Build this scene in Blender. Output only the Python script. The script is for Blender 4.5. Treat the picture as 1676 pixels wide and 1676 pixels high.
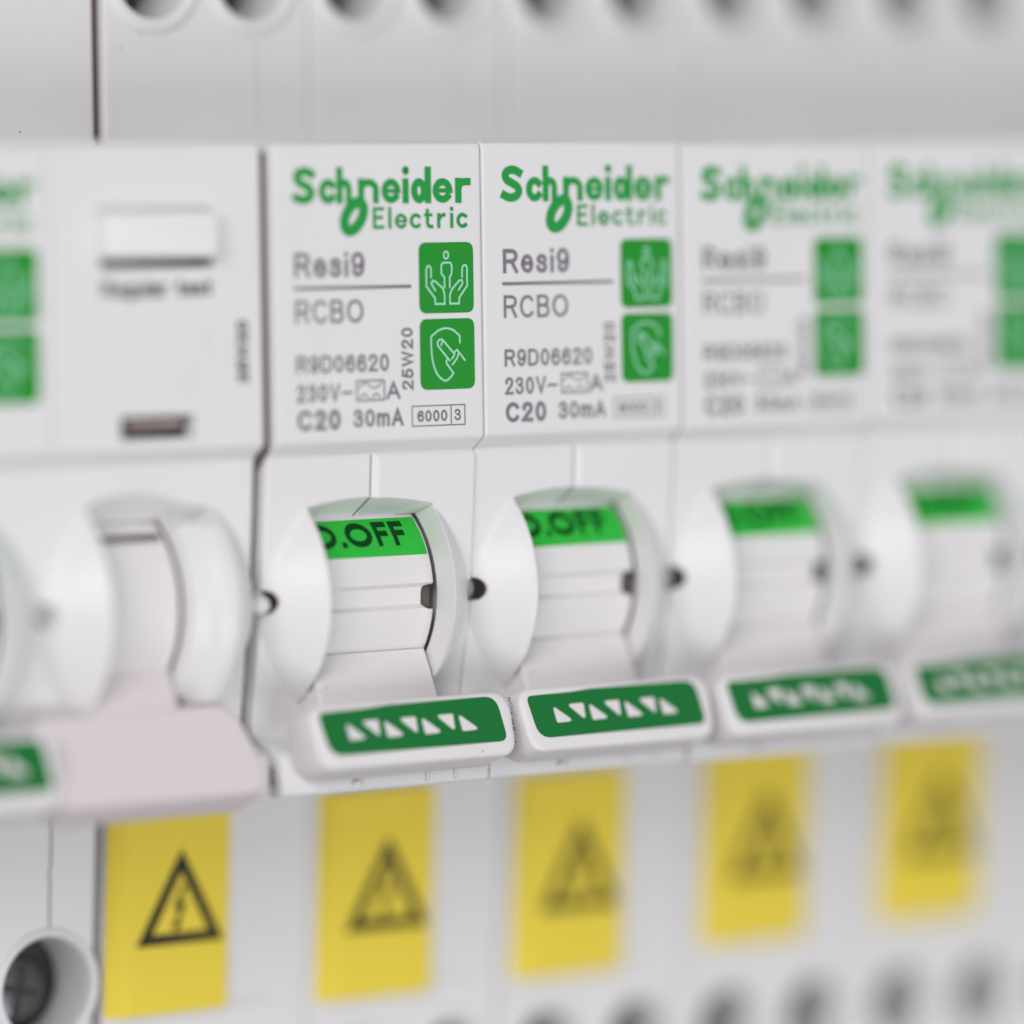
import bpy, bmesh, math, random
from mathutils import Vector, Matrix
random.seed(7)
MM = 0.001
S = bpy.context.scene
for o in list(bpy.data.objects): bpy.data.objects.remove(o)
COL = S.collection

# ------------------------------------------------------------------ camera
yaw, pitch, roll = math.radians(37.212), math.radians(-2.867), math.radians(-0.8206)
CAMPOS = Vector((-214.304, -308.867, -6.707))
fwd = Vector((math.sin(yaw)*math.cos(pitch), math.cos(yaw)*math.cos(pitch), math.sin(pitch)))
rt = Vector((math.cos(yaw), -math.sin(yaw), 0)); up = rt.cross(fwd)
r2 = math.cos(roll)*rt + math.sin(roll)*up
u2 = -math.sin(roll)*rt + math.cos(roll)*up
cam = bpy.data.cameras.new('camera'); camo = bpy.data.objects.new('camera', cam); COL.objects.link(camo)
m = Matrix.Identity(4)
for i in range(3):
    m[i][0] = r2[i]; m[i][1] = u2[i]; m[i][2] = -fwd[i]; m[i][3] = CAMPOS[i]*MM
camo.matrix_world = m
cam.sensor_fit = 'HORIZONTAL'; cam.sensor_width = 24; cam.sensor_height = 24
cam.lens = 9001.56/1676*24
cam.clip_start = 0.01; cam.clip_end = 10
FOCUS = Vector((16.5, 0, -10))
cam.dof.use_dof = True
cam.dof.focus_distance = (FOCUS-CAMPOS).dot(fwd)*MM
cam.dof.aperture_fstop = 4.6
cam.dof.aperture_blades = 9
S.camera = camo
S.render.resolution_x = 1024; S.render.resolution_y = 1024

# ------------------------------------------------------------------ light of the room
S.view_settings.view_transform = 'Standard'; S.view_settings.look = 'None'
S.view_settings.exposure = 0; S.view_settings.gamma = 1
world = bpy.data.worlds.new("World"); S.world = world; world.use_nodes = True
nt = world.node_tree; nt.nodes.clear()
wo = nt.nodes.new('ShaderNodeOutputWorld'); bg = nt.nodes.new('ShaderNodeBackground')
tc = nt.nodes.new('ShaderNodeTexCoord'); sx = nt.nodes.new('ShaderNodeSeparateXYZ')
mr = nt.nodes.new('ShaderNodeMapRange'); mr.inputs[1].default_value = -1; mr.inputs[2].default_value = 1
cr = nt.nodes.new('ShaderNodeValToRGB')
cr.color_ramp.elements[0].position = 0.15; cr.color_ramp.elements[0].color = (0.36, 0.325, 0.34, 1)
cr.color_ramp.elements[1].position = 0.8; cr.color_ramp.elements[1].color = (0.62, 0.615, 0.62, 1)
e = cr.color_ramp.elements.new(0.5); e.color = (0.54, 0.53, 0.54, 1)
nt.links.new(tc.outputs['Generated'], sx.inputs[0]); nt.links.new(sx.outputs['Z'], mr.inputs[0])
nt.links.new(mr.outputs[0], cr.inputs[0]); nt.links.new(cr.outputs[0], bg.inputs[0]); nt.links.new(bg.outputs[0], wo.inputs[0])
bg.inputs[1].default_value = 0.68

def area(name, loc, target, size, power, color):
    l = bpy.data.lights.new(name, 'AREA'); l.shape = 'RECTANGLE'; l.size = size[0]; l.size_y = size[1]
    l.energy = power; l.color = color
    o = bpy.data.objects.new(name, l); COL.objects.link(o)
    o.location = Vector(loc); d = Vector(target)-Vector(loc)
    o.rotation_euler = d.to_track_quat('-Z', 'Y').to_euler()
    return o
area('window_light', (-0.90, -0.72, 0.36), (0.03, 0, -0.02), (0.6, 0.5), 8.0, (1.0, 0.972, 0.965))
area('room_light', (0.10, -0.90, -0.42), (0.06, 0, -0.05), (0.7, 0.5), 4.1, (0.95, 0.98, 1.0))

# ------------------------------------------------------------------ materials
def mat(name, color, rough=0.45, spec=0.4, bevel=0.0, bump=0.0, specks=0.0, metal=0.0, sss=0.0):
    M = bpy.data.materials.new(name); M.use_nodes = True; n = M.node_tree; b = n.nodes['Principled BSDF']
    b.inputs['Base Color'].default_value = (*color, 1); b.inputs['Roughness'].default_value = rough
    b.inputs['Specular IOR Level'].default_value = spec; b.inputs['Metallic'].default_value = metal
    if sss:
        b.inputs['Subsurface Weight'].default_value = sss
        b.inputs['Subsurface Radius'].default_value = (1, .9, .8); b.inputs['Subsurface Scale'].default_value = 0.0006
    t = n.nodes.new('ShaderNodeTexCoord')
    nrm = None
    if bevel:
        bv = n.nodes.new('ShaderNodeBevel'); bv.samples = 4; bv.inputs['Radius'].default_value = bevel*MM; nrm = bv.outputs[0]
    if bump:
        no = n.nodes.new('ShaderNodeTexNoise'); no.inputs['Scale'].default_value = 2600; no.inputs['Detail'].default_value = 3
        bp = n.nodes.new('ShaderNodeBump'); bp.inputs['Strength'].default_value = bump; bp.inputs['Distance'].default_value = 0.00002
        n.links.new(t.outputs['Object'], no.inputs['Vector']); n.links.new(no.outputs['Fac'], bp.inputs['Height'])
        if nrm: n.links.new(nrm, bp.inputs['Normal'])
        nrm = bp.outputs[0]
    if nrm: n.links.new(nrm, b.inputs['Normal'])
    if specks:
        # broad soft unevenness of the moulded plastic, and sparse dust specks
        n2 = n.nodes.new('ShaderNodeTexNoise'); n2.inputs['Scale'].default_value = 160; n2.inputs['Detail'].default_value = 4
        n.links.new(t.outputs['Object'], n2.inputs['Vector'])
        mx = n.nodes.new('ShaderNodeMix'); mx.data_type = 'RGBA'
        mx.inputs['A'].default_value = (*[c*0.965 for c in color], 1); mx.inputs['B'].default_value = (*[min(1, c*1.02) for c in color], 1)
        n.links.new(n2.outputs['Fac'], mx.inputs['Factor'])
        vo = n.nodes.new('ShaderNodeTexVoronoi'); vo.inputs['Scale'].default_value = 620
        dn = n.nodes.new('ShaderNodeTexNoise'); dn.inputs['Scale'].default_value = 4000
        n.links.new(t.outputs['Object'], dn.inputs['Vector'])
        n.links.new(t.outputs['Object'], vo.inputs['Vector'])
        ad = n.nodes.new('ShaderNodeMath'); ad.operation = 'MULTIPLY_ADD'; ad.inputs[1].default_value = 0.09
        n.links.new(dn.outputs['Fac'], ad.inputs[0]); n.links.new(vo.outputs['Distance'], ad.inputs[2])
        lt = n.nodes.new('ShaderNodeMath'); lt.operation = 'LESS_THAN'; lt.inputs[1].default_value = 0.094
        n.links.new(ad.outputs[0], lt.inputs[0])
        sc = n.nodes.new('ShaderNodeSeparateColor'); n.links.new(vo.outputs['Color'], sc.inputs[0])
        g = n.nodes.new('ShaderNodeMath'); g.operation = 'GREATER_THAN'; g.inputs[1].default_value = 1-specks
        n.links.new(sc.outputs[0], g.inputs[0])
        mu = n.nodes.new('ShaderNodeMath'); mu.operation = 'MULTIPLY'; n.links.new(lt.outputs[0], mu.inputs[0]); n.links.new(g.outputs[0], mu.inputs[1])
        m2 = n.nodes.new('ShaderNodeMix'); m2.data_type = 'RGBA'; m2.inputs['B'].default_value = (0.06, 0.05, 0.05, 1)
        n.links.new(mu.outputs[0], m2.inputs['Factor']); n.links.new(mx.outputs['Result'], m2.inputs['A'])
        n.links.new(m2.outputs['Result'], b.inputs['Base Color'])
    return M
WHITE = mat('white_moulded_plastic', (0.74, 0.735, 0.745), 0.42, 0.45, bevel=0.16, bump=0.25, specks=0.08)
TOGW = mat('white_toggle_plastic', (0.74, 0.72, 0.728), 0.48, 0.4, bevel=0.14, bump=0.4, specks=0.35)
PINKW = mat('warm_white_handle_plastic', (0.69, 0.635, 0.65), 0.55, 0.35, bevel=0.2, bump=0.2)
LOGO = mat('green_print', (0.022, 0.31, 0.06), 0.6, 0.12)
ICON = mat('icon_green_print', (0.022, 0.275, 0.032), 0.6, 0.12)
GRIPG = mat('dark_green_print', (0.012, 0.165, 0.038), 0.55, 0.12)
OFFG = mat('bright_green_print', (0.03, 0.47, 0.05), 0.55, 0.12)
OFFD = mat('dark_green_lettering', (0.002, 0.05, 0.010), 0.55, 0.1)
MINT = mat('pale_mint_print', (0.33, 0.68, 0.50), 0.5, 0.3)
GREY = mat('grey_print', (0.20, 0.18, 0.20), 0.5, 0.3)
DGREY = mat('dark_grey_print', (0.09, 0.085, 0.10), 0.5, 0.3)
YEL = mat('yellow_sticker_vinyl', (0.82, 0.645, 0.06), 0.5, 0.25, bump=0.2)
BLK = mat('black_print', (0.018, 0.018, 0.006), 0.5, 0.3)
STEEL = mat('screw_steel', (0.16, 0.16, 0.17), 0.22, 0.5, metal=1.0)
DARK = mat('dark_plastic_and_shade', (0.05, 0.035, 0.033), 0.6, 0.3)  # brown of the indicator window; also painted shade in button slot and pin hole
RECESS = mat('recess_shade_black', (0.03, 0.03, 0.03), 0.5, 0.4)  # near-black that paints shade in the terminal wells; also the screw slots
TRIW = mat('white_print', (0.72, 0.69, 0.70), 0.5, 0.3)
BACK = mat('grey_enclosure_metal', (0.30, 0.29, 0.29), 0.6, 0.3)

# ------------------------------------------------------------------ helpers
def link(me, name, material, parent=None, smooth=30):
    o = bpy.data.objects.new(name, me); COL.objects.link(o)
    me.name = name
    if not me.materials: me.materials.append(material)
    if smooth is not None:
        for p in me.polygons: p.use_smooth = True
        me.set_sharp_from_angle(angle=math.radians(smooth))
    if parent: o.parent = parent
    return o
def mesh(verts, faces):
    me = bpy.data.meshes.new('m'); me.from_pydata([(v[0]*MM, v[1]*MM, v[2]*MM) for v in verts], [], faces); me.update(); return me
def clean(me):
    bm = bmesh.new(); bm.from_mesh(me); bmesh.ops.recalc_face_normals(bm, faces=bm.faces); bm.to_mesh(me); bm.free(); return me
def empty(name, loc, label, cat, group=None):
    o = bpy.data.objects.new(name, None); COL.objects.link(o); o.location = Vector(loc)*MM
    o.empty_display_size = 0.005; o['label'] = label; o['category'] = cat
    if group: o['group'] = group
    return o
class MB:
    """collects simple solids / sheets given in millimetres"""
    def __init__(s): s.v = []; s.f = []
    def add(s, v, f):
        k = len(s.v); s.v += list(v); s.f += [tuple(i+k for i in q) for q in f]
    def box(s, x0, x1, y0, y1, z0, z1):
        s.add([(x0,y0,z0),(x1,y0,z0),(x1,y1,z0),(x0,y1,z0),(x0,y0,z1),(x1,y0,z1),(x1,y1,z1),(x0,y1,z1)],
              [(0,3,2,1),(4,5,6,7),(0,1,5,4),(1,2,6,5),(2,3,7,6),(3,0,4,7)])
    def cyl(s, c, r, y0, y1, n=40, r1=None):
        r1 = r if r1 is None else r1
        v = [(c[0]+r*math.cos(2*math.pi*i/n), y0, c[1]+r*math.sin(2*math.pi*i/n)) for i in range(n)]
        v += [(c[0]+r1*math.cos(2*math.pi*i/n), y1, c[1]+r1*math.sin(2*math.pi*i/n)) for i in range(n)]
        f = [(i, (i+1) % n, n+(i+1) % n, n+i) for i in range(n)] + [tuple(range(n))[::-1], tuple(range(n, 2*n))]
        s.add(v, f)
    def loft(s, rings, cap=True):
        n = len(rings[0]); v = [p for r in rings for p in r]
        f = [(a*n+i, a*n+(i+1) % n, (a+1)*n+(i+1) % n, (a+1)*n+i) for a in range(len(rings)-1) for i in range(n)]
        if cap: f += [tuple(range(n))[::-1], tuple(range((len(rings)-1)*n, len(rings)*n))]
        s.add(v, f)
    def build(s, name, material, parent=None, smooth=30): return link(clean(mesh(s.v, s.f)), name, material, parent, smooth)
def round_poly(pts, r, n=6):
    out = []; N = len(pts)
    rr = r if isinstance(r, (list, tuple)) else [r]*N
    for i in range(N):
        p0 = Vector(pts[i-1]); p = Vector(pts[i]); p1 = Vector(pts[(i+1) % N])
        a = (p0-p).normalized(); b = (p1-p).normalized()
        if rr[i] <= 1e-6: out.append(tuple(p)); continue
        ang = a.angle(b); d = min(rr[i]/math.tan(ang/2), (p0-p).length*.49, (p1-p).length*.49)
        A = p+a*d; B = p+b*d
        for k in range(n+1):
            t = k/n; out.append(tuple(A*(1-t)**2+p*2*t*(1-t)+B*t*t))
    return out
LAY = 0.03
def flat(u, z, lift): return (u, -lift, z)
def sheet(name, polys, material, parent, mapf=flat, lift=LAY):
    """polys: outlines (u,z) laid on a surface through mapf"""
    v = []; f = []
    for p in polys:
        k = len(v); v += [mapf(a, b, lift) for a, b in p]; f.append(tuple(range(k, k+len(p))))
    me = mesh(v, f)
    bm = bmesh.new(); bm.from_mesh(me); bmesh.ops.triangulate(bm, faces=bm.faces)
    for fc in bm.faces:
        if fc.normal.y > 0: fc.normal_flip()
    bm.to_mesh(me); bm.free()
    return link(me, name, material, parent, smooth=None)
def stroke_polys(paths, w, square=False):
    """each path -> ribbon quads with mitred joints, rounded ends; returned as closed outlines"""
    out = []
    for path in paths:
        ww = w
        if isinstance(path, tuple): path, ww = path
        P = [Vector(p) for p in path]; closed = (P[0]-P[-1]).length < 1e-6
        if closed: P = P[:-1]
        n = len(P); L = []; R = []
        for i in range(n):
            a = P[i]-P[i-1] if (i > 0 or closed) else P[1]-P[0]
            b = P[(i+1) % n]-P[i] if (i < n-1 or closed) else P[-1]-P[-2]
            a.normalize(); b.normalize(); t = (a+b); t = t.normalized() if t.length > 1e-4 else a
            nn = Vector((-t.y, t.x)); c = max(.45, nn.dot(Vector((-a.y, a.x))))
            L.append(P[i]+nn*ww/2/c); R.append(P[i]-nn*ww/2/c)
        m_ = n if closed else n-1
        for i in range(m_):
            j = (i+1) % n; out.append([tuple(L[i]), tuple(R[i]), tuple(R[j]), tuple(L[j])])
        if not closed:
            for p, q in ((P[0], P[0]-P[1]), (P[-1], P[-1]-P[-2])):
                q.normalize(); a0 = math.atan2(q.y, q.x)
                if square:
                    nn = Vector((-q.y, q.x))*ww/2; e_ = q*ww*.5
                    out.append([tuple(p+nn), tuple(p-nn), tuple(p-nn+e_), tuple(p+nn+e_)]); continue
                out.append([(p.x+math.cos(a0-math.pi/2+math.pi*k/6)*ww/2, p.y+math.sin(a0-math.pi/2+math.pi*k/6)*ww/2) for k in range(7)])
    return out
def smooth_path(pts, n=5):
    P = [Vector(p) for p in pts]; out = []
    closed = (P[0]-P[-1]).length < 1e-6
    for i in range(len(P)-1):
        p0 = P[i-1] if i > 0 else (P[-2] if closed else P[0]); p1 = P[i]; p2 = P[i+1]
        p3 = P[i+2] if i+2 < len(P) else (P[1] if closed else P[-1])
        for k in range(n):
            t = k/n
            out.append(tuple(0.5*((2*p1)+(p2-p0)*t+(2*p0-5*p1+4*p2-p3)*t*t+(3*p1-p0-3*p2+p3)*t**3)))
    out.append(tuple(P[-1])); return out
def arc(cx, cz, rx, rz, a0, a1, n=14):
    return [(cx+rx*math.cos(math.radians(a0+(a1-a0)*k/n)), cz+rz*math.sin(math.radians(a0+(a1-a0)*k/n))) for k in range(n+1)]
def strokes(name, paths, w, material, parent, mapf=flat, lift=LAY, square=False):
    # neighbouring strokes are laid a hair above each other so that no two sheets share a plane
    v = []; f = []; k = 0
    for i, pth in enumerate(paths):
        for j_, q in enumerate(stroke_polys([pth], w, square)):
            b = len(v); v += [mapf(a, c, lift+0.0016*i+.0004*(j_ % 4)) for a, c in q]; f.append(tuple(range(b, b+len(q))))
    me = mesh(v, f); bm = bmesh.new(); bm.from_mesh(me)
    for fc in bm.faces:
        if fc.normal.y > 0: fc.normal_flip()
    bm.to_mesh(me); bm.free()
    return link(me, name, material, parent, smooth=None)
def ell(cx, cy, rx, ry, a0=0, a1=360, n=22): return arc(cx, cy, rx, ry, a0, a1, n)
SP = smooth_path
GLY = {
 'R': (.64, [SP([(0,1),(.36,1),(.56,.93),(.63,.75),(.56,.57),(.36,.49)], 4)+[(0,.49)], [(0,0),(0,1)], [(.38,.49),(.64,0)]]),
 'C': (.70, [ell(.37,.5,.37,.5,40,320)]),
 'B': (.60, [SP([(0,1),(.34,1),(.50,.94),(.55,.77),(.50,.60),(.34,.54)], 4)+[(0,.54)], SP([(.34,.54),(.52,.47),(.60,.27),(.52,.06),(.34,0)], 4)+[(0,0)], [(0,0),(0,1)]]),
 'O': (.80, [ell(.4,.5,.4,.5,0,360,30)]),
 'D': (.64, [[(0,0),(0,1)]+SP([(.26,1),(.5,.93),(.62,.74),(.64,.5),(.62,.26),(.5,.07),(.26,0)], 4)+[(0,0)]]),
 '0': (.50, [ell(.25,.5,.25,.5,0,360,26)]),
 '6': (.50, [SP([(.46,.80),(.40,.95),(.26,1),(.08,.88),(0,.55),(.02,.22),(.12,.03),(.26,0),(.42,.07),(.5,.31),(.43,.54),(.27,.61),(.10,.53),(.01,.36)], 4)]),
 '9': (.50, [SP([(.04,.20),(.10,.05),(.24,0),(.42,.12),(.5,.45),(.48,.78),(.38,.97),(.24,1),(.08,.93),(0,.69),(.07,.46),(.23,.39),(.40,.47),(.49,.64)], 4)]),
 '2': (.50, [SP([(.02,.72),(.07,.92),(.26,1),(.44,.92),(.49,.74),(.42,.54),(.2,.30),(.02,.02)], 4)+[(.0,0),(.51,0)]]),
 '3': (.50, [SP([(.02,.80),(.10,.95),(.25,1),(.42,.92),(.46,.76),(.38,.60),(.20,.54)], 4), SP([(.20,.54),(.40,.49),(.5,.29),(.43,.08),(.25,0),(.08,.05),(0,.22)], 4)]),
 '5': (.50, [[(.46,1),(.10,1),(.03,.52)]+SP([(.03,.50),(.25,.62),(.45,.52),(.5,.32),(.43,.09),(.24,0),(.08,.05),(0,.21)], 4)]),
 'V': (.66, [[(0,1),(.33,0),(.66,1)]]),
 'A': (.66, [[(0,0),(.33,1),(.66,0)], [(.11,.33),(.55,.33)]]),
 'W': (.92, [[(0,1),(.22,0),(.46,1),(.70,0),(.92,1)]]),
 'F': (.52, [[(0,0),(0,1),(.52,1)], [(0,.53),(.44,.53)]]),
 'm': (.74, [[(0,0),(0,.72)], SP([(0,.48),(.10,.66),(.22,.72),(.34,.65),(.37,.48)], 4)+[(.37,0)], SP([(.37,.48),(.47,.66),(.59,.72),(.71,.65),(.74,.48)], 4)+[(.74,0)]]),
 'e': (.48, [[(.0,.38),(.48,.38)]+SP([(.48,.40),(.42,.62),(.25,.73),(.07,.62),(0,.37),(.07,.1),(.26,0),(.40,.05),(.47,.19)], 4)]),
 's': (.43, [SP([(.41,.55),(.35,.68),(.21,.73),(.06,.66),(.04,.51),(.18,.41),(.36,.33),(.42,.18),(.35,.04),(.20,0),(.06,.05),(0,.18)], 4)]),
 'i': (.0, [[(0,0),(0,.66)], [(0,.99),(0,1.0)]]),
 'g': (.44, [[(.44,.72),(.44,.0)]+SP([(.44,-.05),(.38,-.2),(.22,-.27),(.05,-.2)], 3), ell(.22,.37,.22,.35)]),
 'u': (.42, [SP([(0,.72),(0,.22),(.06,.05),(.2,0),(.36,.07),(.42,.25)], 4), [(.42,.72),(.42,0)]]),
 'l': (.0, [[(0,0),(0,1)]]),
 'a': (.42, [SP([(.03,.56),(.12,.70),(.25,.73),(.38,.66),(.41,.5)], 4)+[(.41,0)], SP([(.41,.43),(.2,.38),(.03,.30),(.0,.15),(.1,.01),(.25,.02),(.41,.18)], 4)]),
 'r': (.26, [[(0,0),(0,.72)], SP([(0,.48),(.08,.66),(.26,.72)], 4)]),
 't': (.27, [SP([(.11,.95),(.11,.2),(.16,.03),(.27,.01)], 4), [(0,.72),(.27,.72)]]),
 '.': (.0, [[(0,0),(0,.015)]]), ' ': (.2, []),
}
def lettering(items, name, material, parent, mapf=flat, lift=LAY, gap=.2):
    """own stroke lettering; items: (string, u0, u1, z_base, z_top, stroke width, vertical)"""
    v = []; f = []; c = 0
    for (st_, u0, u1, z0, z1, w, rot) in items:
        length = (u1-u0) if not rot else (z1-z0); height = (z1-z0) if not rot else (u1-u0)
        hc = height-w; adv = sum(GLY[ch][0] for ch in st_); ng = len(st_)-1
        # glyph boxes are centre lines: every glyph also takes one stroke width
        space = length-w*len(st_); g = gap*hc; sc = (space-g*ng)/max(adv, 1e-6)
        x = 0
        for ch in st_:
            gw, paths = GLY[ch]
            for pth in paths:
                P = [(x+w/2+px*sc, w/2+py*hc) for px, py in pth]
                if mapf is not flat:
                    D = [P[0]]
                    for p_, q_ in zip(P, P[1:]):
                        k_ = max(1, int(math.hypot(q_[0]-p_[0], q_[1]-p_[1])/.2))
                        D += [(p_[0]+(q_[0]-p_[0])*i/k_, p_[1]+(q_[1]-p_[1])*i/k_) for i in range(1, k_+1)]
                    P = D
                Q = []
                for q in stroke_polys([P], w, True): Q.append(q)
                for j_, q in enumerate(Q):
                    b = len(v)
                    for (a_, h_) in q:
                        U, Z = (u0+a_, z0+h_) if not rot else (u1-h_, z0+a_)
                        v.append(mapf(U, Z, lift+.0016*(c % 9)+.0004*(j_ % 4)))
                    f.append(tuple(range(b, b+len(q))))
                c += 1
            x += gw*sc+w+g
    me = mesh(v, f); bm = bmesh.new(); bm.from_mesh(me)
    for fc in bm.faces:
        if fc.normal.y > 0: fc.normal_flip()
    bm.to_mesh(me); bm.free()
    return link(me, name, material, parent, smooth=None)
def boolean_each(o, boxes):
    for b_ in boxes: boolean(o, b_.build('cut', WHITE))
    return o
def boolean(o, cutter):
    cutter.parent = o.parent
    md = o.modifiers.new('b', 'BOOLEAN'); md.operation = 'DIFFERENCE'; md.solver = 'EXACT'; md.object = cutter
    dg = bpy.context.evaluated_depsgraph_get(); me = bpy.data.meshes.new_from_object(o.evaluated_get(dg))
    o.modifiers.clear(); old = o.data; o.data = me; me.name = o.name
    bpy.data.meshes.remove(old); bpy.data.objects.remove(cutter)
    for p in me.polygons: p.use_smooth = True
    me.set_sharp_from_angle(angle=math.radians(28))
    return o
def smin(a, b, k):
    h = max(k-abs(a-b), 0)/k; return min(a, b)-h*h*k*.25
def lerp_table(t, x):
    for i in range(len(t)-1):
        if x <= t[i+1][0]:
            a, b = t[i], t[i+1]; s = (x-a[0])/(b[0]-a[0]); return a[1]+(b[1]-a[1])*max(0, s)
    return t[-1][1]

# ------------------------------------------------------------------ casing
UPY = 20.6           # depth of the upper terminal shoulder behind the label face
def low_y(z): return 22.0 + (-48-z)*1.0/15
PROFILE = [(60, 26), (UPY, 26), (UPY, 12), (UPY, 8), (UPY, 4), (UPY, 0.6), (UPY-.3, 0.05), (12, 0), (4, 0), (.55, 0), (.28, -.06), (.1, -.2), (0, -.5)]
PROFILE += [(0, -z) for z in (3, 6, 9, 12, 15, 18, 20)]
PROFILE += [(0, -20.55), (.05, -20.7), (.2, -20.85), (1.05, -21.45), (1.25, -21.6)]
FACE = [(-21.6, 1.28), (-25, 1.5), (-30, 1.95), (-36, 2.8), (-40, 3.4), (-40.6, 3.35), (-41, 2.9), (-41.5, 1.3), (-41.9, .35), (-42.3, .05)]
z = -21.75
while z > -42.25: PROFILE.append((lerp_table([(-a, b) for a, b in FACE], -z), z)); z -= .125
PROFILE += [(0, -42.5), (0, -43.5), (0, -44.5), (.06, -44.78), (.25, -44.95), (.5, -45), (6, -45), (14, -45), (21.5, -45), (22, -45.3)]
PROFILE += [(low_y(z), z) for z in (-48, -52, -56, -60, -64, -68, -72, -78)] + [(60, -78)]
NP = len(PROFILE)
NRM = []
for i in range(NP):
    a = Vector(PROFILE[i-1]); b = Vector(PROFILE[(i+1) % NP]); t = (b-a).normalized(); NRM.append(Vector((t.y, -t.x)))  # inward checked below
_c = Vector((40, -20))
def inset(i, e):
    p = Vector(PROFILE[i]); n = NRM[i]
    return p+n*e
# orientation: on the label face (y = 0) the inward normal must point to +y
_k = PROFILE.index((0, -9))
if NRM[_k].x < 0: NRM = [-n for n in NRM]
CY, CZ = 7.1, -31.5
def dome_r(x, w, tab):
    (r0, r1, a, b, c_) = tab; d = min(x, w-x)
    if c_ and x > w/2:      # wide ring on the right: rises from the channel to a crest, then falls away
        if x < c_: return lerp_table([(0, 7.3), (10.6, 7.3), (12.1, 7.8), (12.5, 8.35), (13.2, 8.62), (c_, r1)], x)
        b = w-c_
    return r0+(r1-r0)*(1-(1-min(1, max(0, d)/(b if x > w/2 else a)))**1.18)
RTAB = (4.9, 8.3, 3.7, 3.7, 0)
RTAB_L = (5.0, 8.65, 3.7, 3.7, 13.9)
def casing(name, x0, x1, poles, parent, seam=True):
    """poles: list of (origin x, width, radius table)"""
    xs = set([x0+q for q in (0, .04, .1, .2)]+[x1-q for q in (0, .04, .1, .2)])
    n = int(round((x1-x0-.4)/.14))
    for i in range(n+1): xs.add(x0+.2+(x1-x0-.4)*i/n)
    xs = sorted(xs)
    rings = []
    for x in xs:
        d = min(x-x0, x1-x)
        e = .2*(1-math.sqrt(max(0, 1-((.2-d)/.2)**2))) if d < .2 else 0
        ring = []
        for i in range(NP):
            p = inset(i, e) if 0 < i < NP-1 else Vector(PROFILE[i]); Y, Z = p.x, p.y
            if -41.6 < PROFILE[i][1] < -21.5 and PROFILE[i][0] < 4:
                for (ox, w, tab) in poles:
                    if ox-.01 <= x <= ox+w+.01:
                        lx = x-ox
                        if seam and lx > 9.0:
                            s_ = min(1, (lx-9.0)/.42)*min(1, (-21.6-Z)/.3)*.30; Y -= s_*max(0, min(1, (34+Z)/3+1))
                        R = dome_r(lx, w, tab); dz = Z-CZ
                        if abs(dz) < R:
                            D = CY-math.sqrt(R*R-dz*dz)+e
                            Y = smin(Y, D, .16)
            ring.append((x, Y, Z))
        rings.append(ring)
    b = MB(); b.loft(rings)
    return b.build(name, WHITE, parent)
def channel_cutter(b, ox, xa, xb, top=(( -5, -21.6), (1.4, -25.15), (3.6, -26.1)), chamfer=0, bulge=.55, seam=True, low=((3.6, -37.2), (-5, -41.0))):
    st = []
    n = 24
    for i in range(n+1):
        x = xa+(xb-xa)*i/n; st.append(x)
    if seam: st = sorted(set(st+[ox+9.0, ox+9.4]))
    rings = []
    for x in st:
        t = (x-(xa+xb)/2)/((xb-xa)/2); bu = bulge*(1-t*t)
        if seam and x >= ox+9.2: bu -= .24
        ring = [(x, top[0][0], top[0][1]+bu*1.3), (x, top[1][0], top[1][1]+bu), (x, top[2][0], top[2][1]+bu*.12), (x, 11, -26.2), (x, 11, -37), (x, low[0][0], low[0][1]), (x, low[1][0], low[1][1])]
        rings.append(ring)
    if chamfer:
        # right wall leans outwards towards the viewer
        r = rings[-1]; rings.append([(p[0]+chamfer*max(0, min(1.6, (1.0-p[1])/3.0)), p[1], p[2]) for p in r])
        rings[-1] = [(p[0]+.002, p[1], p[2]) for p in rings[-1]]
    b.loft(rings)

def collar(name, c, r, y, parent, material=WHITE, slope=0.0, w=1.0):
    """raised rounded lip round a terminal opening"""
    prof = [(r-.02, 1.2), (r, .1), (r+.12, -.22), (r+.3, -.36), (r+.5*w, -.36), (r+.8*w, -.22), (r+1.0*w, 0.0), (r+1.15*w, .25)]
    n = 56; v = []; f = []
    for j, (q, dy) in enumerate(prof):
        for i in range(n):
            a = 2*math.pi*i/n; zz = c[1]+q*math.sin(a); v.append((c[0]+q*math.cos(a), y+dy-slope*(zz-c[1]), zz))
    for j in range(len(prof)-1):
        for i in range(n): f.append((j*n+i, j*n+(i+1) % n, (j+1)*n+(i+1) % n, (j+1)*n+i))
    b = MB(); b.add(v, f); return b.build(name, material, parent, smooth=60)
def screw(c, r, y, parent, ang=0.5):
    b = MB()
    n = 32
    rings = []
    for q, dy in ((r, 2.0), (r, .3), (r*.93, .08), (r*.8, 0), (r*.5, -.05)):
        rings.append([(c[0]+q*math.cos(2*math.pi*i/n), y+dy, c[1]+q*math.sin(2*math.pi*i/n)) for i in range(n)])
    b.loft(rings)
    o = b.build('terminal_screw', STEEL, parent, smooth=40)
    # cross slot
    ca, sa = math.cos(ang), math.sin(ang)
    polys = []
    for dx, dz in ((r*.75, .28), (.28, r*.75)):
        polys.append([(c[0]+p*dx*ca-q*dz*sa, c[1]+p*dx*sa+q*dz*ca) for p, q in ((-1, -1), (1, -1), (1, 1), (-1, 1))])
    for k, p in enumerate(polys):
        pass
    sb = MB()
    for k, p in enumerate(polys):
        y0 = y-.09-.01*k
        sb.add([(u, y0, z) for u, z in p]+[(u, y+.1, z) for u, z in p], [(0, 1, 2, 3), (7, 6, 5, 4), (0, 4, 5, 1), (1, 5, 6, 2), (2, 6, 7, 3), (3, 7, 4, 0)])
    sb.build('screw_slot', RECESS, o, smooth=None)
    return o

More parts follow.
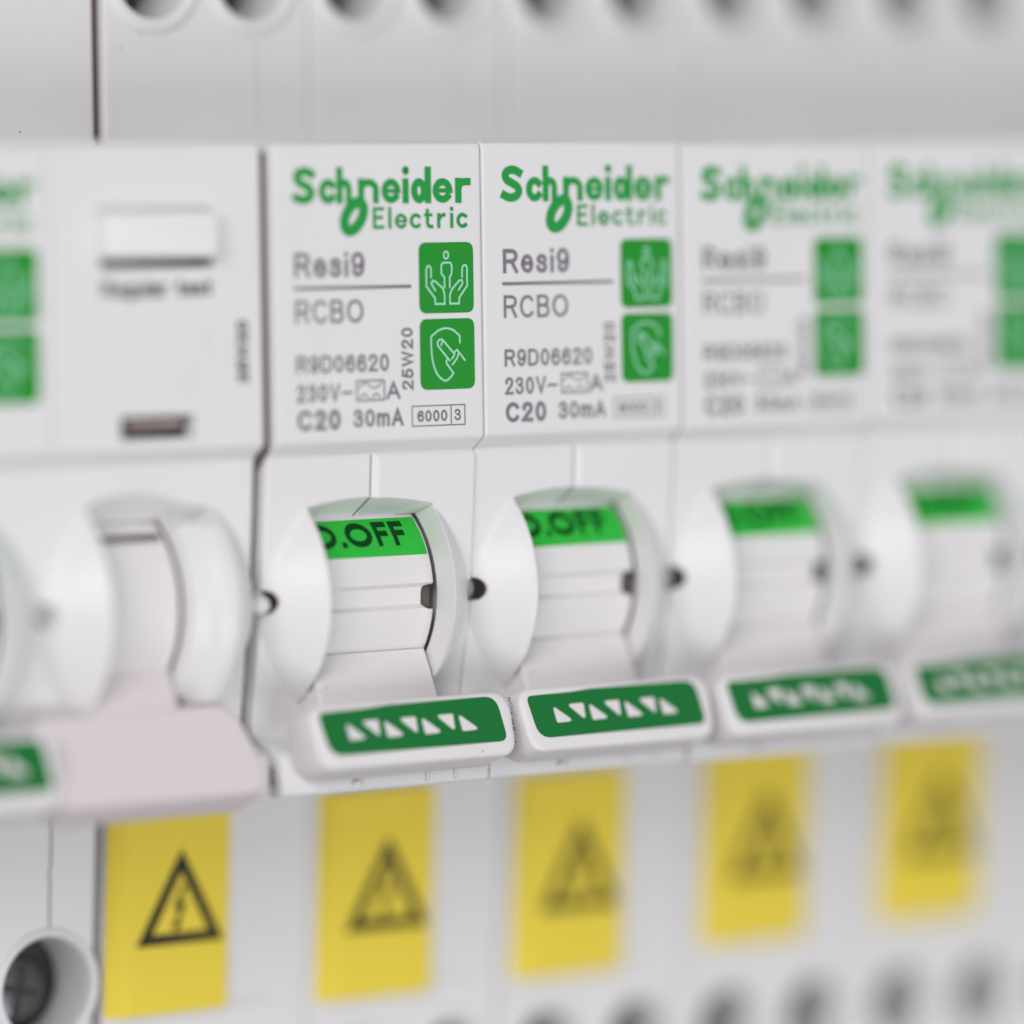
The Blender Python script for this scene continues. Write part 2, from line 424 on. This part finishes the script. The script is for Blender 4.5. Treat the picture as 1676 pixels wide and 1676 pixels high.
def well(c, r, y, parent):
    b = MB(); b.cyl(c, r, y, y+.15, 40); return b.build('well_floor_shade', RECESS, parent)  # added floor disc, its near-black colour stands for shade in the opening
# ------------------------------------------------------------------ toggle pieces
DR, DY = 7.0, 8.0
def drum_y(z, r=DR): return DY-math.sqrt(max(.01, r*r-(z-CZ)**2))
def drum(ox, xa, xb, parent, groove=True, notch=True):
    prof = []
    n = 84
    for i in range(n+1):
        a = math.radians(75-150*i/n); r = DR
        zz = CZ+DR*math.sin(a)
        if groove and -32.55 < zz < -31.05: r = DR-.36
        prof.append((DY-r*math.cos(a), CZ+r*math.sin(a)))
    prof += [(DY+2, CZ-6), (DY+2, CZ+6)]
    rings = []
    for x, e in ((xa, .12), (xa+.12, 0), (xb-.12, 0), (xb, .12)):
        rings.append([(x, y+e, z) for y, z in prof])
    b = MB(); b.loft(rings); o = b.build('toggle_drum', TOGW, parent, smooth=20)
    if notch:
        c = MB(); pts = round_poly([(xb-.95, -32.65), (xb+1, -32.75), (xb+1, -30.9), (xb-.95, -31.0)], [.6, 0, 0, .6])
        c.loft([[(x, -3, z) for x, z in pts], [(x, 4, z) for x, z in pts]])
        boolean(o, c.build('cut', TOGW))
        b = MB(); b.box(xb-.93, xb+.1, 1.75, 2.4, -32.6, -31.05); b.build('notch_shade_plug', mat('notch_shade_brown', (.15, .13, .11), .6), o, smooth=None)  # brown plug: shade on the wall behind the notch, put into its colour
    return o
def drum_map(u, z, lift): return (u, drum_y(z)-lift, z)
def subdiv_band(x0, x1, z0, z1, nz=14, corner=0):
    polys = []
    for i in range(nz):
        a = z0+(z1-z0)*i/nz; b = z0+(z1-z0)*(i+1)/nz; polys.append([(x0, a), (x1, a), (x1, b), (x0, b)])
    return polys
def grip(name, arm, top, bot, back, parent, material, rads, ov=None, prof=None):
    """arm=(x0,x1, profile); top=(y,z), bot=(y,z) of the front face; widths from rads dict"""
    (xt0, xt1, yt, zt) = top; (xb0, xb1, yb, zb) = bot
    O = Vector((0, yt, zt)); V = Vector((0, yb-yt, zb-zt)); H = V.length; V.normalize(); N = Vector((0, V.z, -V.y))  # outward
    if N.y > 0: N = -N
    def P(u, v, d):
        if v > H*.6 and d > .5: v += .09*d
        q = O+V*v-N*d; return (u, q.y, q.z)
    base = round_poly([(xt0, 0), (xt1, 0), (xb1, H), (xb0, H)], rads, 8)
    cu = (xt0+xt1+xb0+xb1)/4; cv = H/2
    W = (xt1-xt0)/2
    def ins(e): return [(cu+(u-cu)*(1-e/W), cv+(v-cv)*(1-e/(H/2))) for u, v in base]
    steps = [(0, .62), (.0, .42), (.05, .2), (.17, .06), (.4, 0), (back-.9, .12), (back-.35, .3), (back, .8)]
    b = MB(); b.loft([[P(u, v, d) for u, v in ins(e)] for d, e in steps])
    x0, x1, pr = arm
    rings = []
    for x, e in ((x0, .15), (x0+.05, .06), (x0+.17, 0), (x1-.17, 0), (x1-.05, .06), (x1, .15)):
        c = Vector((sum(p[0] for p in pr)/len(pr), sum(p[1] for p in pr)/len(pr)))
        rings.append([(x, *(Vector(p)+(c-Vector(p)).normalized()*e)) for p in pr])
    b.loft(rings)
    return b.build(name, material, parent, smooth=35), P, H

ARM = (3.95, 13.95, [(2.12, -35.5), (1.45, -36.8), (.6, -38.7), (.5, -41.5), (3.5, -40.3), (5, -37)])

# ------------------------------------------------------------------ label prints
def brand(parent, ox=0):
    def T(p): return [(a+ox, b) for a, b in p]
    base, xt = -4.30, -2.56; mid = (base+xt)/2; W = .53; h = (xt-base)/2-W/2; lo = base+W/2; A0 = -1.76-W/2
    P = [(smooth_path([(3.36,-2.24),(3.05,-2.09),(2.66,-2.05),(2.28,-2.18),(2.13,-2.46),(2.30,-2.76),(2.72,-2.98),(3.15,-3.2),(3.34,-3.52),(3.15,-3.86),(2.7,-4.0),(2.32,-3.96),(2.05,-3.84)], 6), .60)]
    def stem(x, top=A0, bot=lo): P.append(([(x, bot), (x, top)], W))
    def bowl(cx, rx, a0, a1, w=W): P.append((arc(cx, mid, rx, h, a0, a1, 26), w))
    def arch(x0, x1, w=W-.03):
        rx = (x1-x0)/2; P.append((arc((x0+x1)/2, xt-W/2-.52, rx, .52, 180, 0, 16)+[(x1, lo)], w))
    def e(cx, rx): bowl(cx, rx, 4, 318, W-.03); P.append(([(cx-rx+.1, mid+.0), (cx+rx-.05, mid+.0)], .30))
    bowl(4.74, .50, 45, 315)
    stem(5.72); arch(5.74, 6.50)
    stem(7.54, xt-W/2); arch(7.56, 8.80)
    e(10.09, .56)
    stem(11.34, xt-W/2); P.append((arc(11.36, -2.02, .11, .13, 0, 360, 14), .36))
    bowl(12.50, .42, 0, 360); stem(13.27)
    e(14.53, .60)
    stem(15.90, xt-W/2); P.append((smooth_path([(15.92,-3.3),(16.05,-3.0),(16.3,-2.84),(16.72,-2.82)], 5), W-.03))
    em = []
    for k in range(33):
        a = 2*math.pi*k/32; x = .72*math.cos(a); y = .98*math.sin(a); em.append((6.9+x+y*.40, -5.17+y))
    P.append((em, .76))
    P.append(([(6.62,-4.80),(7.0,-4.42)], .26)); P.append(([(6.8,-5.92),(7.18,-5.56)], .26))
    q = .235; t_ = -4.66; xq = -5.12; b_ = -5.93; mq = (xq+b_)/2; hq = (xq-b_)/2
    P.append(([(9.34,t_),(8.62,t_),(8.62,b_),(9.34,b_)], q)); P.append(([(8.66,-5.26),(9.22,-5.26)], q))
    P.append(([(9.95,t_),(9.95,b_)], q))
    P.append((arc(10.90, mq, .40, hq, 4, 318), q)); P.append(([(10.55,mq),(11.25,mq)], .17))
    P.append((arc(12.18, mq, .40, hq, 48, 312), q))
    P.append(([(13.18,-4.82),(13.18,-5.72),(13.28,-5.90),(13.55,b_)], q)); P.append(([(13.0,xq),(13.5,xq)], .2))
    P.append(([(14.15,xq),(14.15,b_)], q)); P.append((smooth_path([(14.17,-5.45),(14.35,-5.2),(14.62,xq)], 4), q))
    P.append(([(15.28,xq),(15.28,b_)], q)); P.append(([(15.28,-4.70),(15.28,-4.72)], .24))
    P.append((arc(16.22, mq, .40, hq, 48, 312), q))
    return strokes('brand_lettering', [(T(a), w) for a, w in P], .4, LOGO, parent, square=True)
def icons(parent, ox=0):
    a = sheet('protection_icon', [round_poly([(12.39+ox,-11.97),(17.12+ox,-11.97),(17.12+ox,-7.04),(12.39+ox,-7.04)], .62)], ICON, parent)
    P = [arc(14.74, -7.93, .20, .25, 0, 360, 16),
         [(14.57,-10.19),(14.57,-9.46),(14.32,-9.25),(14.31,-8.66),(14.42,-8.48),(14.6,-8.46),(14.95,-8.46),(15.13,-8.50),(15.22,-8.68),(15.2,-9.25),(15.03,-9.45),(15.03,-10.18)],
         smooth_path([(13.41,-9.47),(13.40,-8.86),(13.22,-8.67),(13.03,-8.82),(13.0,-9.3),(13.0,-10.09)], 4)+[(13.74,-10.94),(13.75,-11.33),(14.56,-11.34),(14.56,-10.67),(14.42,-10.25),(13.76,-9.74),(13.53,-9.70),(13.43,-9.92),(13.77,-10.39)],
         smooth_path([(16.10,-9.47),(16.14,-8.84),(16.33,-8.65),(16.53,-8.79),(16.54,-9.3),(16.54,-10.09)], 4)+[(15.84,-10.92),(15.81,-11.33),(15.02,-11.33),(15.03,-10.68),(15.23,-10.3),(15.86,-9.72),(16.10,-9.70),(16.14,-9.92),(15.79,-10.38)]]
    strokes('hands_and_figure_symbol', [([(u+ox, z) for u, z in p], .15) for p in P], .12, MINT, a, lift=LAY+.02)
    b = sheet('protection_icon', [round_poly([(12.39+ox,-17.3),(17.13+ox,-17.3),(17.13+ox,-12.37),(12.39+ox,-12.37)], .62)], ICON, parent)
    P = [[(15.84,-14.06),(15.82,-13.58),(15.32,-13.2),(14.95,-13.07),(14.61,-13.03),(14.3,-13.07),(13.96,-13.18),(13.36,-13.58)]+smooth_path([(13.33,-14.07),(13.43,-15.22),(13.74,-16.07),(14.11,-16.5),(14.54,-16.70),(14.97,-16.48),(15.24,-16.18)], 4)[:]+[(14.65,-15.50),(14.63,-15.32),(14.78,-15.16),(13.92,-14.25),(13.89,-13.98),(14.08,-13.82),(14.26,-13.81),(14.45,-13.95),(15.29,-14.80)],
         [(14.32,-13.94),(14.2,-14.21)],
         [(15.12,-15.17),(15.31,-14.98),(15.37,-14.70),(15.58,-14.57),(16.25,-15.30)],
         [(15.72,-14.78),(15.57,-15.16),(15.16,-15.59)], [(14.78,-15.16),(14.93,-15.3)]]
    strokes('finger_touching_wire_symbol', [([(u+ox, z) for u, z in p], .15) for p in P], .12, MINT, b, lift=LAY+.02)
def rating(parent):
    items = [('Resi9', 1.84, 7.72, -9.33, -7.62, .29, 0), ('RCBO', 1.86, 7.58, -12.48, -10.88, .215, 0),
             ('R9D06620', 1.87, 9.68, -15.90, -14.69, .195, 0), ('230V', 1.89, 5.50, -17.88, -16.66, .195, 0),
             ('A', 9.46, 10.63, -17.85, -16.64, .20, 0), ('C20', 1.90, 5.49, -19.84, -18.42, .29, 0),
             ('30mA', 6.62, 10.86, -19.72, -18.50, .21, 0), ('6000', 12.08, 14.66, -19.52, -18.72, .145, 0),
             ('3', 15.29, 15.84, -19.50, -18.70, .13, 0), ('25W20', 10.79, 11.78, -17.25, -12.93, .175, 1)]
    lettering(items, 'rating_lettering', GREY, parent)
    L = [([(1.84,-10.06),(11.62,-10.06)], .23),
         ([(5.70,-17.36),(5.95,-17.24),(6.2,-17.34),(6.48,-17.26)], .17),
         ([(6.93,-17.88),(6.93,-16.52),(9.27,-16.52),(9.27,-17.88),(6.93,-17.88)], .11),
         (smooth_path([(7.15,-17.0),(7.4,-16.74),(7.75,-16.70),(8.1,-16.92),(8.45,-17.04),(8.8,-16.88),(9.02,-16.68)], 4), .09),
         (smooth_path([(7.2,-17.72),(7.55,-17.42),(7.9,-17.72)], 4), .09), (smooth_path([(8.2,-17.72),(8.55,-17.42),(8.9,-17.72)], 4), .09),
         ([(11.63,-19.8),(11.63,-18.41),(16.2,-18.41),(16.2,-19.8),(11.63,-19.8)], .075), ([(15.0,-18.44),(15.0,-19.77)], .075)]
    strokes('rating_lines', L, .1, GREY, parent)

# ------------------------------------------------------------------ one single-module breaker
LABELS = ['white single module breaker with the sharpest label, standing next to the darker gap',
          'second white breaker right of the dark gap, brand name blurring towards its right end',
          'third white breaker right of the dark gap, lettering blurred beyond reading',
          'very blurred white breaker with its label cut off by the right edge',
          'breaker with the faintest yellow sticker, only its terminal shoulders in view near the right edge',
          'sliver of white terminal shoulder at the extreme right edge, without a sticker in view']
root = empty('circuit_breaker', (0, 0, 0), LABELS[0], 'circuit breaker', 'single module breakers in a row')
body = casing('casing', .08, 17.92, [(0, 18, RTAB)], root)
c = MB(); channel_cutter(c, 0, 3.7, 14.2)
c2 = MB()
for hx in (.15, 18.15): c2.cyl((hx, -31.6), .86, -4, 2.9, 28)
for hx in (4.3, 12.9): c2.cyl((hx, 12.3), 3.05, 16, 26.5, 48)
for hx in (4.5, 13.3): c2.cyl((hx, -68.8), 2.9, 16, 28.5, 48)
def undercut(b, xa, xb):
    n = 48; b.loft([[(x, DY-7.12*math.cos(2*math.pi*i/n), CZ+7.12*math.sin(2*math.pi*i/n)) for i in range(n)] for x in (xa, xb)])
DY = 8.0
cu_ = MB(); undercut(cu_, 12.5, 15.3)
cu2 = MB(); undercut(cu2, 2.7, 5)
boolean_each(body, [c, c2, cu_, cu2])
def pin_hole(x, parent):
    # linking-pin hole in the cheek edge: darkness of the hollow painted on its wall
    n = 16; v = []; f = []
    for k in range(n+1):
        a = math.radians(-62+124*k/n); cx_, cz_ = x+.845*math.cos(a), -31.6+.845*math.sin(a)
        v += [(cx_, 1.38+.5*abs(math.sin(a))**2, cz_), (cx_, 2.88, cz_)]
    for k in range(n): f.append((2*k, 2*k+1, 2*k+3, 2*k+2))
    b = MB(); b.add(v, f); return b.build('pin_hole_shade', DARK, parent)
pin_hole(.15, root)
for hx in (4.3, 12.9):
    collar('terminal_collar', (hx, 12.3), 3.05, UPY, root, w=1.25); screw((hx, 12.3), 2.2, 25.4, root, .3+hx); well((hx, 12.3), 3.03, 26.3, root)
for hx in (4.5, 13.3):
    collar('terminal_collar', (hx, -68.8), 2.9, low_y(-68.8), root, slope=1/15); screw((hx, -68.8), 2.1, 27.4, root, hx); well((hx, -68.8), 2.88, 28.3, root)
# small moulded ribs on the shoulder and on the lower lip
b = MB(); b.box(12.75, 13.05, UPY-.07, UPY+.2, 2.0, 7.6); b.build('moulded_rib', WHITE, root, smooth=None)
b = MB(); b.box(11.4, 14.6, low_y(-62.4)-.12, low_y(-62.4)+.3, -62.6, -62.35); b.build('moulded_rib', WHITE, root, smooth=None)
b = MB(); b.box(6.78, 6.98, -.12, .2, -44.55, -43.1); b.build('moulded_rib', WHITE, root, smooth=None)
b = MB(); b.box(6.05, 6.62, -.02, .2, -44.22, -44.08); b.box(6.05, 6.15, -.03, .2, -44.45, -44.23); b.build('mould_mark', GREY, root, smooth=None)
b = MB(); b.box(12.3, 12.55, -.1, .2, -44.6, -43.0); b.build('moulded_rib', WHITE, root, smooth=None)
b = MB(); b.box(14.75, 15.0, -.1, .2, -44.6, -43.0); b.build('moulded_rib', WHITE, root, smooth=None)
# seam between the two half shells
strokes('shell_seam', [([(8.95,-21.75),(8.95,-24.55)], .08)], .08, DGREY, root, mapf=lambda u, z, l: (u, lerp_table([(-a, b2) for a, b2 in FACE], -z)-.05, z))
b = MB(); b.add([(8.9, 1.35, -24.68), (9.0, 1.35, -24.68), (9.0, 3.55, -26.03), (8.9, 3.55, -26.03)], [(0, 1, 2, 3)]); b.build('shell_seam', DGREY, root, smooth=None)
brand(root); rating(root); icons(root)
tog = drum(0, 3.86, 14.09, root)
sheet('position_marking', subdiv_band(3.9, 13.88, -28.85, -26.3), OFFG, tog, drum_map, .02)
lettering([('O', 4.35, 6.6, -28.15, -26.52, .40, 0), ('.', 6.92, 7.32, -28.15, -27.75, .39, 0), ('O', 7.45, 9.65, -28.15, -26.52, .40, 0), ('FF', 9.98, 12.6, -28.15, -26.52, .36, 0)], 'position_lettering', OFFD, tog, drum_map, .05)
g, GP, GH = grip('handle', ARM, (.5, 17.85, -2.6, -38.42), (.9, 17.55, -3.95, -42.85), 3.8, root, TOGW, [1.3, 1.7, 1.35, 1.35])
def gmap(u, v, lift): return GP(u, v, -lift)
gl = sheet('handle_label', [round_poly([(1.2, .60), (5.2, .53), (7.0, .40), (16.5, .36), (16.85, GH-1.02), (1.7, GH-.95)], [.45, .6, .6, 1.15, .65, 1.25])], GRIPG, g, gmap, .02)
tri = []
for k in range(4): x = 3.35+3.2*k; tri.append(round_poly([(x, 1.42), (x+.12, 2.68), (x+1.62, 2.64)], .16, 3))
for k in range(3): x = 4.62+3.2*k; tri.append(round_poly([(x, 1.40), (x+1.5, 1.38), (x+1.42, 2.62)], .16, 3))
sheet('triangle_marks', tri, TRIW, gl, gmap, .045)

# yellow warning sticker (a copy of it sits on every breaker, each a little differently)
def sticker(parent):
    W_, H_ = 10.2, 15.6
    rows = []
    prof = [(0, .4), (0, .02), (.12, -.12), (1.3, -.66), (1.5, -.74), (1.7, -.76), (W_-.1, -.76), (W_, -.68), (W_+.01, .3)]
    rings = [[(x, dy, 0), (x, dy+1/15*H_*1.0, -H_), (x, dy+.5+H_/15, -H_), (x, dy+.5, 0)] for x, dy in prof]
    b = MB(); b.loft(rings); o = b.build('warning_sticker', YEL, parent, smooth=35)
    def sm(u, z, l): return (u-.5, -.76-l-z/15, z)
    ap = (6.45, -4.0); bl = (3.0, -10.35); br = (9.9, -10.35)
    def tri_path(k):
        cx, cz = 6.45, -8.2
        return [(cx+(p[0]-cx)*k, cz+(p[1]-cz)*k) for p in (ap, br, bl)]
    t = strokes('warning_triangle', [(tri_path(.90)+[tri_path(.90)[0]], .82)], .6, BLK, o, sm, .03)
    sheet('lightning_bolt', [[(6.6,-6.2),(5.8,-8.0),(6.3,-7.9),(6.0,-8.95),(5.7,-8.9),(6.0,-9.75),(6.6,-9.0),(6.3,-9.0),(6.95,-7.5),(6.4,-7.6),(6.95,-6.2)]], BLK, o, sm, .03)
    return o
st = sticker(root)
ST = [(.12, -47.0, 0), (18.75, -47.6, .0), (36.85, -47.5, .0), (55.4, -46.7, .0), (73.7, -46.4, 0), (93.2, -46.0, 0)]
def place_sticker(o, k):
    o.location = Vector((ST[k][0]-18*k, low_y(ST[k][1]), ST[k][1]))*MM; o.rotation_euler = (0, math.radians(ST[k][2]), 0)
place_sticker(st, 0)

def copy_tree(o, parent=None):
    c_ = o.copy(); COL.objects.link(c_); c_.parent = parent
    for ch in list(o.children): copy_tree(ch, c_)
    return c_
for k in range(1, 6):
    r_ = copy_tree(root); r_.location = ((18*k+(0, -.06, .0, .05, .0, .0)[k])*MM, (0, .05, -.04, .06, 0, 0)[k]*MM, (0, .04, -.05, .03, 0, 0)[k]*MM); r_['label'] = LABELS[k]
    for ch in r_.children:
        if ch.name.startswith('warning_sticker'): place_sticker(ch, k)

# grime and chipped plastic on the near handle's right end (first breaker only)
random.seed(11)
b = MB()
for i in range(30):
    t = random.random(); v = .15+t*(GH-.4)
    u = 17.83-.07*v+random.gauss(0, .05)-(.55*max(0, .8-v))-(.5*max(0, v-GH+.9)); d = random.uniform(0, .25)
    r = random.uniform(.02, .075); q = GP(u, v, d-.01)
    b.add([(q[0]+r*random.uniform(.5, 1.3)*math.cos(a), q[1]-.04+random.uniform(-.02, .05), q[2]+r*random.uniform(.5, 1.3)*math.sin(a)) for a in [k*1.2566 for k in range(5)]]+[(q[0], q[1]+.15, q[2])],
          [(0, 1, 2, 3, 4), (0, 5, 1), (1, 5, 2), (2, 5, 3), (3, 5, 4), (4, 5, 0)])
GR = mat('brown_grime', (0.22, 0.13, 0.09), .8, .2)
gr = b.build('grime_specks', GR, root, smooth=None); gr['kind'] = 'stuff'

# ------------------------------------------------------------------ the two-pole device with the test button
dev = empty('residual_current_device', (-36, 0, 0), 'wide white two pole device with test button and blank blurred handle left of the gap', 'circuit breaker')
RB = casing('casing', .08, 35.15, [(0, 18, RTAB), (18, 17.5, RTAB_L)], dev, seam=False)
c = MB(); channel_cutter(c, 0, 3.7, 14.2, seam=False)
c1 = MB(); channel_cutter(c1, 18, 21.7, 28.8, top=((-5, -20.6), (1.4, -24.3), (3.6, -25.7)), bulge=.7, seam=False, low=((3.6, -37.2), (-5, -40.2)))
c2 = MB()
for hx in (.15, 18.15, 36.1): c2.cyl((hx, -31.6), .86, -4, 2.9, 28)
for hx in (4.3, 12.9, 22.3, 30.6): c2.cyl((hx, 17.5), 3.05, 16, 26.5, 48)
for hx in (4.5, 13.3, 22.4, 31.2): c2.cyl((hx, -59.9), 3.7, 16, 27.6, 48)
c2.box(23.5, 29.45, -2, 1.5, -19.95, -18.42)
c2.box(22.1, 31.2, -2, 2.0, -8.45, -4.55)
c3 = MB(); c3.loft([[(x, -3, -21.7-.5*(x-28)/3.6), (x, 1.4, -24.25-.5*(x-28)/3.6), (x, 2.9, -25.4), (x, 2.9, -25.9), (x, -3, -25.9)] for x in (28.0, 31.5)])
cu_ = MB(); undercut(cu_, 12.5, 15.3)
cu2 = MB(); undercut(cu2, 27.5, 29.9)
boolean_each(RB, [c, c1, c3, c2, cu_, cu2])
for hx in (4.3, 12.9, 22.3, 30.6):
    collar('terminal_collar', (hx, 17.5), 3.05, UPY, dev, w=1.2); screw((hx, 17.5), 2.2, 25.4, dev, hx); well((hx, 17.5), 3.03, 26.3, dev)
for hx in (4.5, 13.3, 22.4, 31.2):
    collar('terminal_collar', (hx, -59.9), 3.7, low_y(-59.9), dev, slope=1/15, w=.75); screw((hx-.2, -60.4), 2.5, 26.3, dev, hx); well((hx, -59.9), 3.68, 27.4, dev)
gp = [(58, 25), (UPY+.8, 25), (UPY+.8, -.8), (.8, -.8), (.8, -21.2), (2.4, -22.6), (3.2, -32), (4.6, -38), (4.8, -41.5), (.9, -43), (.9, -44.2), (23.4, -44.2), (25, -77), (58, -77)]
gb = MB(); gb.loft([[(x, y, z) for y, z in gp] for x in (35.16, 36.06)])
gb.build('gap_shade_strip', mat('gap_shade_brown', (.15, .118, .105), .8, .1), dev, smooth=None)  # strip added between the devices, the gap's shade put into its brown
b = MB(); n_ = 20
b.loft([[(35.62+.62*math.sin(t)*math.cos(2*math.pi*i/n_), 1.55-.75*math.cos(t), -31.72+.66*math.sin(t)*math.sin(2*math.pi*i/n_)) for i in range(n_)] for t in (.15, .5, .9, 1.3, 1.57)]+[[(35.62+.62*math.cos(2*math.pi*i/n_), 4, -31.72+.66*math.sin(2*math.pi*i/n_)) for i in range(n_)]])
b.build('linking_pin', WHITE, dev, smooth=60)
# seam in the lower shoulder that runs into the terminal opening, and the joint between the poles
strokes('shell_seam', [([(31.35,-45.6),(31.35,-51),(31.22,-51.6),(31.3,-52.2),(31.3,-55.9)], .16)], .16, GREY, dev, mapf=lambda u, z, l: (u, low_y(z)-.02, z))
strokes('pole_joint', [([(17.97,-.6),(17.97,-20.5)], .08)], .08, mat('joint_grey_plastic', (.45, .44, .44), .6), dev)
icons(dev); brand(dev)
# test button
pts = round_poly([(22.15, -7.85), (31.1, -7.85), (31.1, -4.6), (22.15, -4.6)], .5)
b = MB(); b.box(22.3, 31.1, 1.0, 1.9, -8.43, -7.9); b.build('button_slot_shade', DARK, dev, smooth=None)  # strip added below the button, shade of the slot painted as dark colour
cxx, czz = 26.7, -6.3
b = MB(); b.loft([[(cxx+(x-cxx)*k, y, czz+(z_-czz)*k2) for x, z_ in pts] for y, k, k2 in ((1.9, 1, 1), (-.6, 1, 1), (-.95, .985, .95), (-1.12, .95, .86), (-1.16, .9, .7))])
b.build('test_button', mat('bright_white_button_plastic', (.80, .80, .80), .35, .5, bevel=.2), dev, smooth=50)
lettering([('Regular', 22.1, 27.4, -10.4, -9.3, .23, 0), ('test', 28.1, 31.0, -10.4, -9.3, .23, 0), ('25W20', 32.95, 33.9, -16.35, -12.15, .22, 1)], 'lettering', DGREY, dev, gap=.12)
# trip indicator
b = MB(); b.box(23.52, 29.43, 1.3, 1.48, -19.94, -18.43); ti = b.build('trip_indicator_window', DARK, dev, smooth=None)
b = MB(); b.box(24.5, 28.8, .75, 1.28, -19.25, -18.7); b.build('indicator_flag', mat('brown_indicator_plastic', (.34, .27, .26), .5), ti, smooth=None)
# left pole toggle with the green printed handle
t1 = drum(0, 3.86, 14.02, dev)
sheet('position_marking', subdiv_band(3.9, 13.88, -28.85, -26.3), OFFG, t1, drum_map, .02)
g1, GP1, H1 = grip('handle', (3.95, 13.75, [(2.3, -35.9), (1.7, -37.2), (1.2, -38.9), (1.6, -41.5), (4, -40.3), (5, -37)]), (.55, 17.1, -1.2, -38.9), (.95, 16.9, -2.6, -44.0), 4.1, dev, TOGW, [1.0, 1.5, 1.2, 1.0])
gl1 = sheet('handle_label', [round_poly([(1.25, .5), (15.9, .5), (16.25, H1-1.2), (1.75, H1-1.2)], [.5, .95, .5, .95])], GRIPG, g1, lambda u, v, l: GP1(u, v, -l), .02)
tri = []
for k in range(4): x = 3.35+3.2*k; tri.append(round_poly([(x, 1.5), (x+.12, 2.9), (x+1.62, 2.85)], .16, 3))
for k in range(3): x = 4.62+3.2*k; tri.append(round_poly([(x, 1.5), (x+1.5, 1.48), (x+1.42, 2.85)], .16, 3))
sheet('triangle_marks', tri, TRIW, gl1, lambda u, v, l: GP1(u, v, -l), .045)
# right pole toggle with the blank handle
t2 = drum(18, 21.85, 28.68, dev, groove=False, notch=False)
sheet('position_slot', subdiv_band(22.6, 28.3, -27.0, -26.5, 4), DGREY, t2, drum_map, .02)
grip('blank_handle', (21.9, 28.6, [(2.6, -35.2), (1.2, -38.6), (1.6, -42.0), (5, -39.5), (5.5, -36.5)]), (16.8, 33.0, 1.3, -38.2), (16.4, 34.2, -2.4, -44.0), 3.4, dev, PINKW, [1.4, 1.9, 1.9, 1.9])

# ------------------------------------------------------------------ what they are mounted on
b = MB(); b.box(-120, 260, 62, 64, -160, 120)
bp_ = b.build('back_panel', BACK, None, smooth=None); bp_['kind'] = 'structure'; bp_['label'] = 'grey panel behind the row of breakers, seen only in the gaps'

S.render.engine = 'CYCLES'
S.cycles.max_bounces = 10; S.cycles.diffuse_bounces = 6
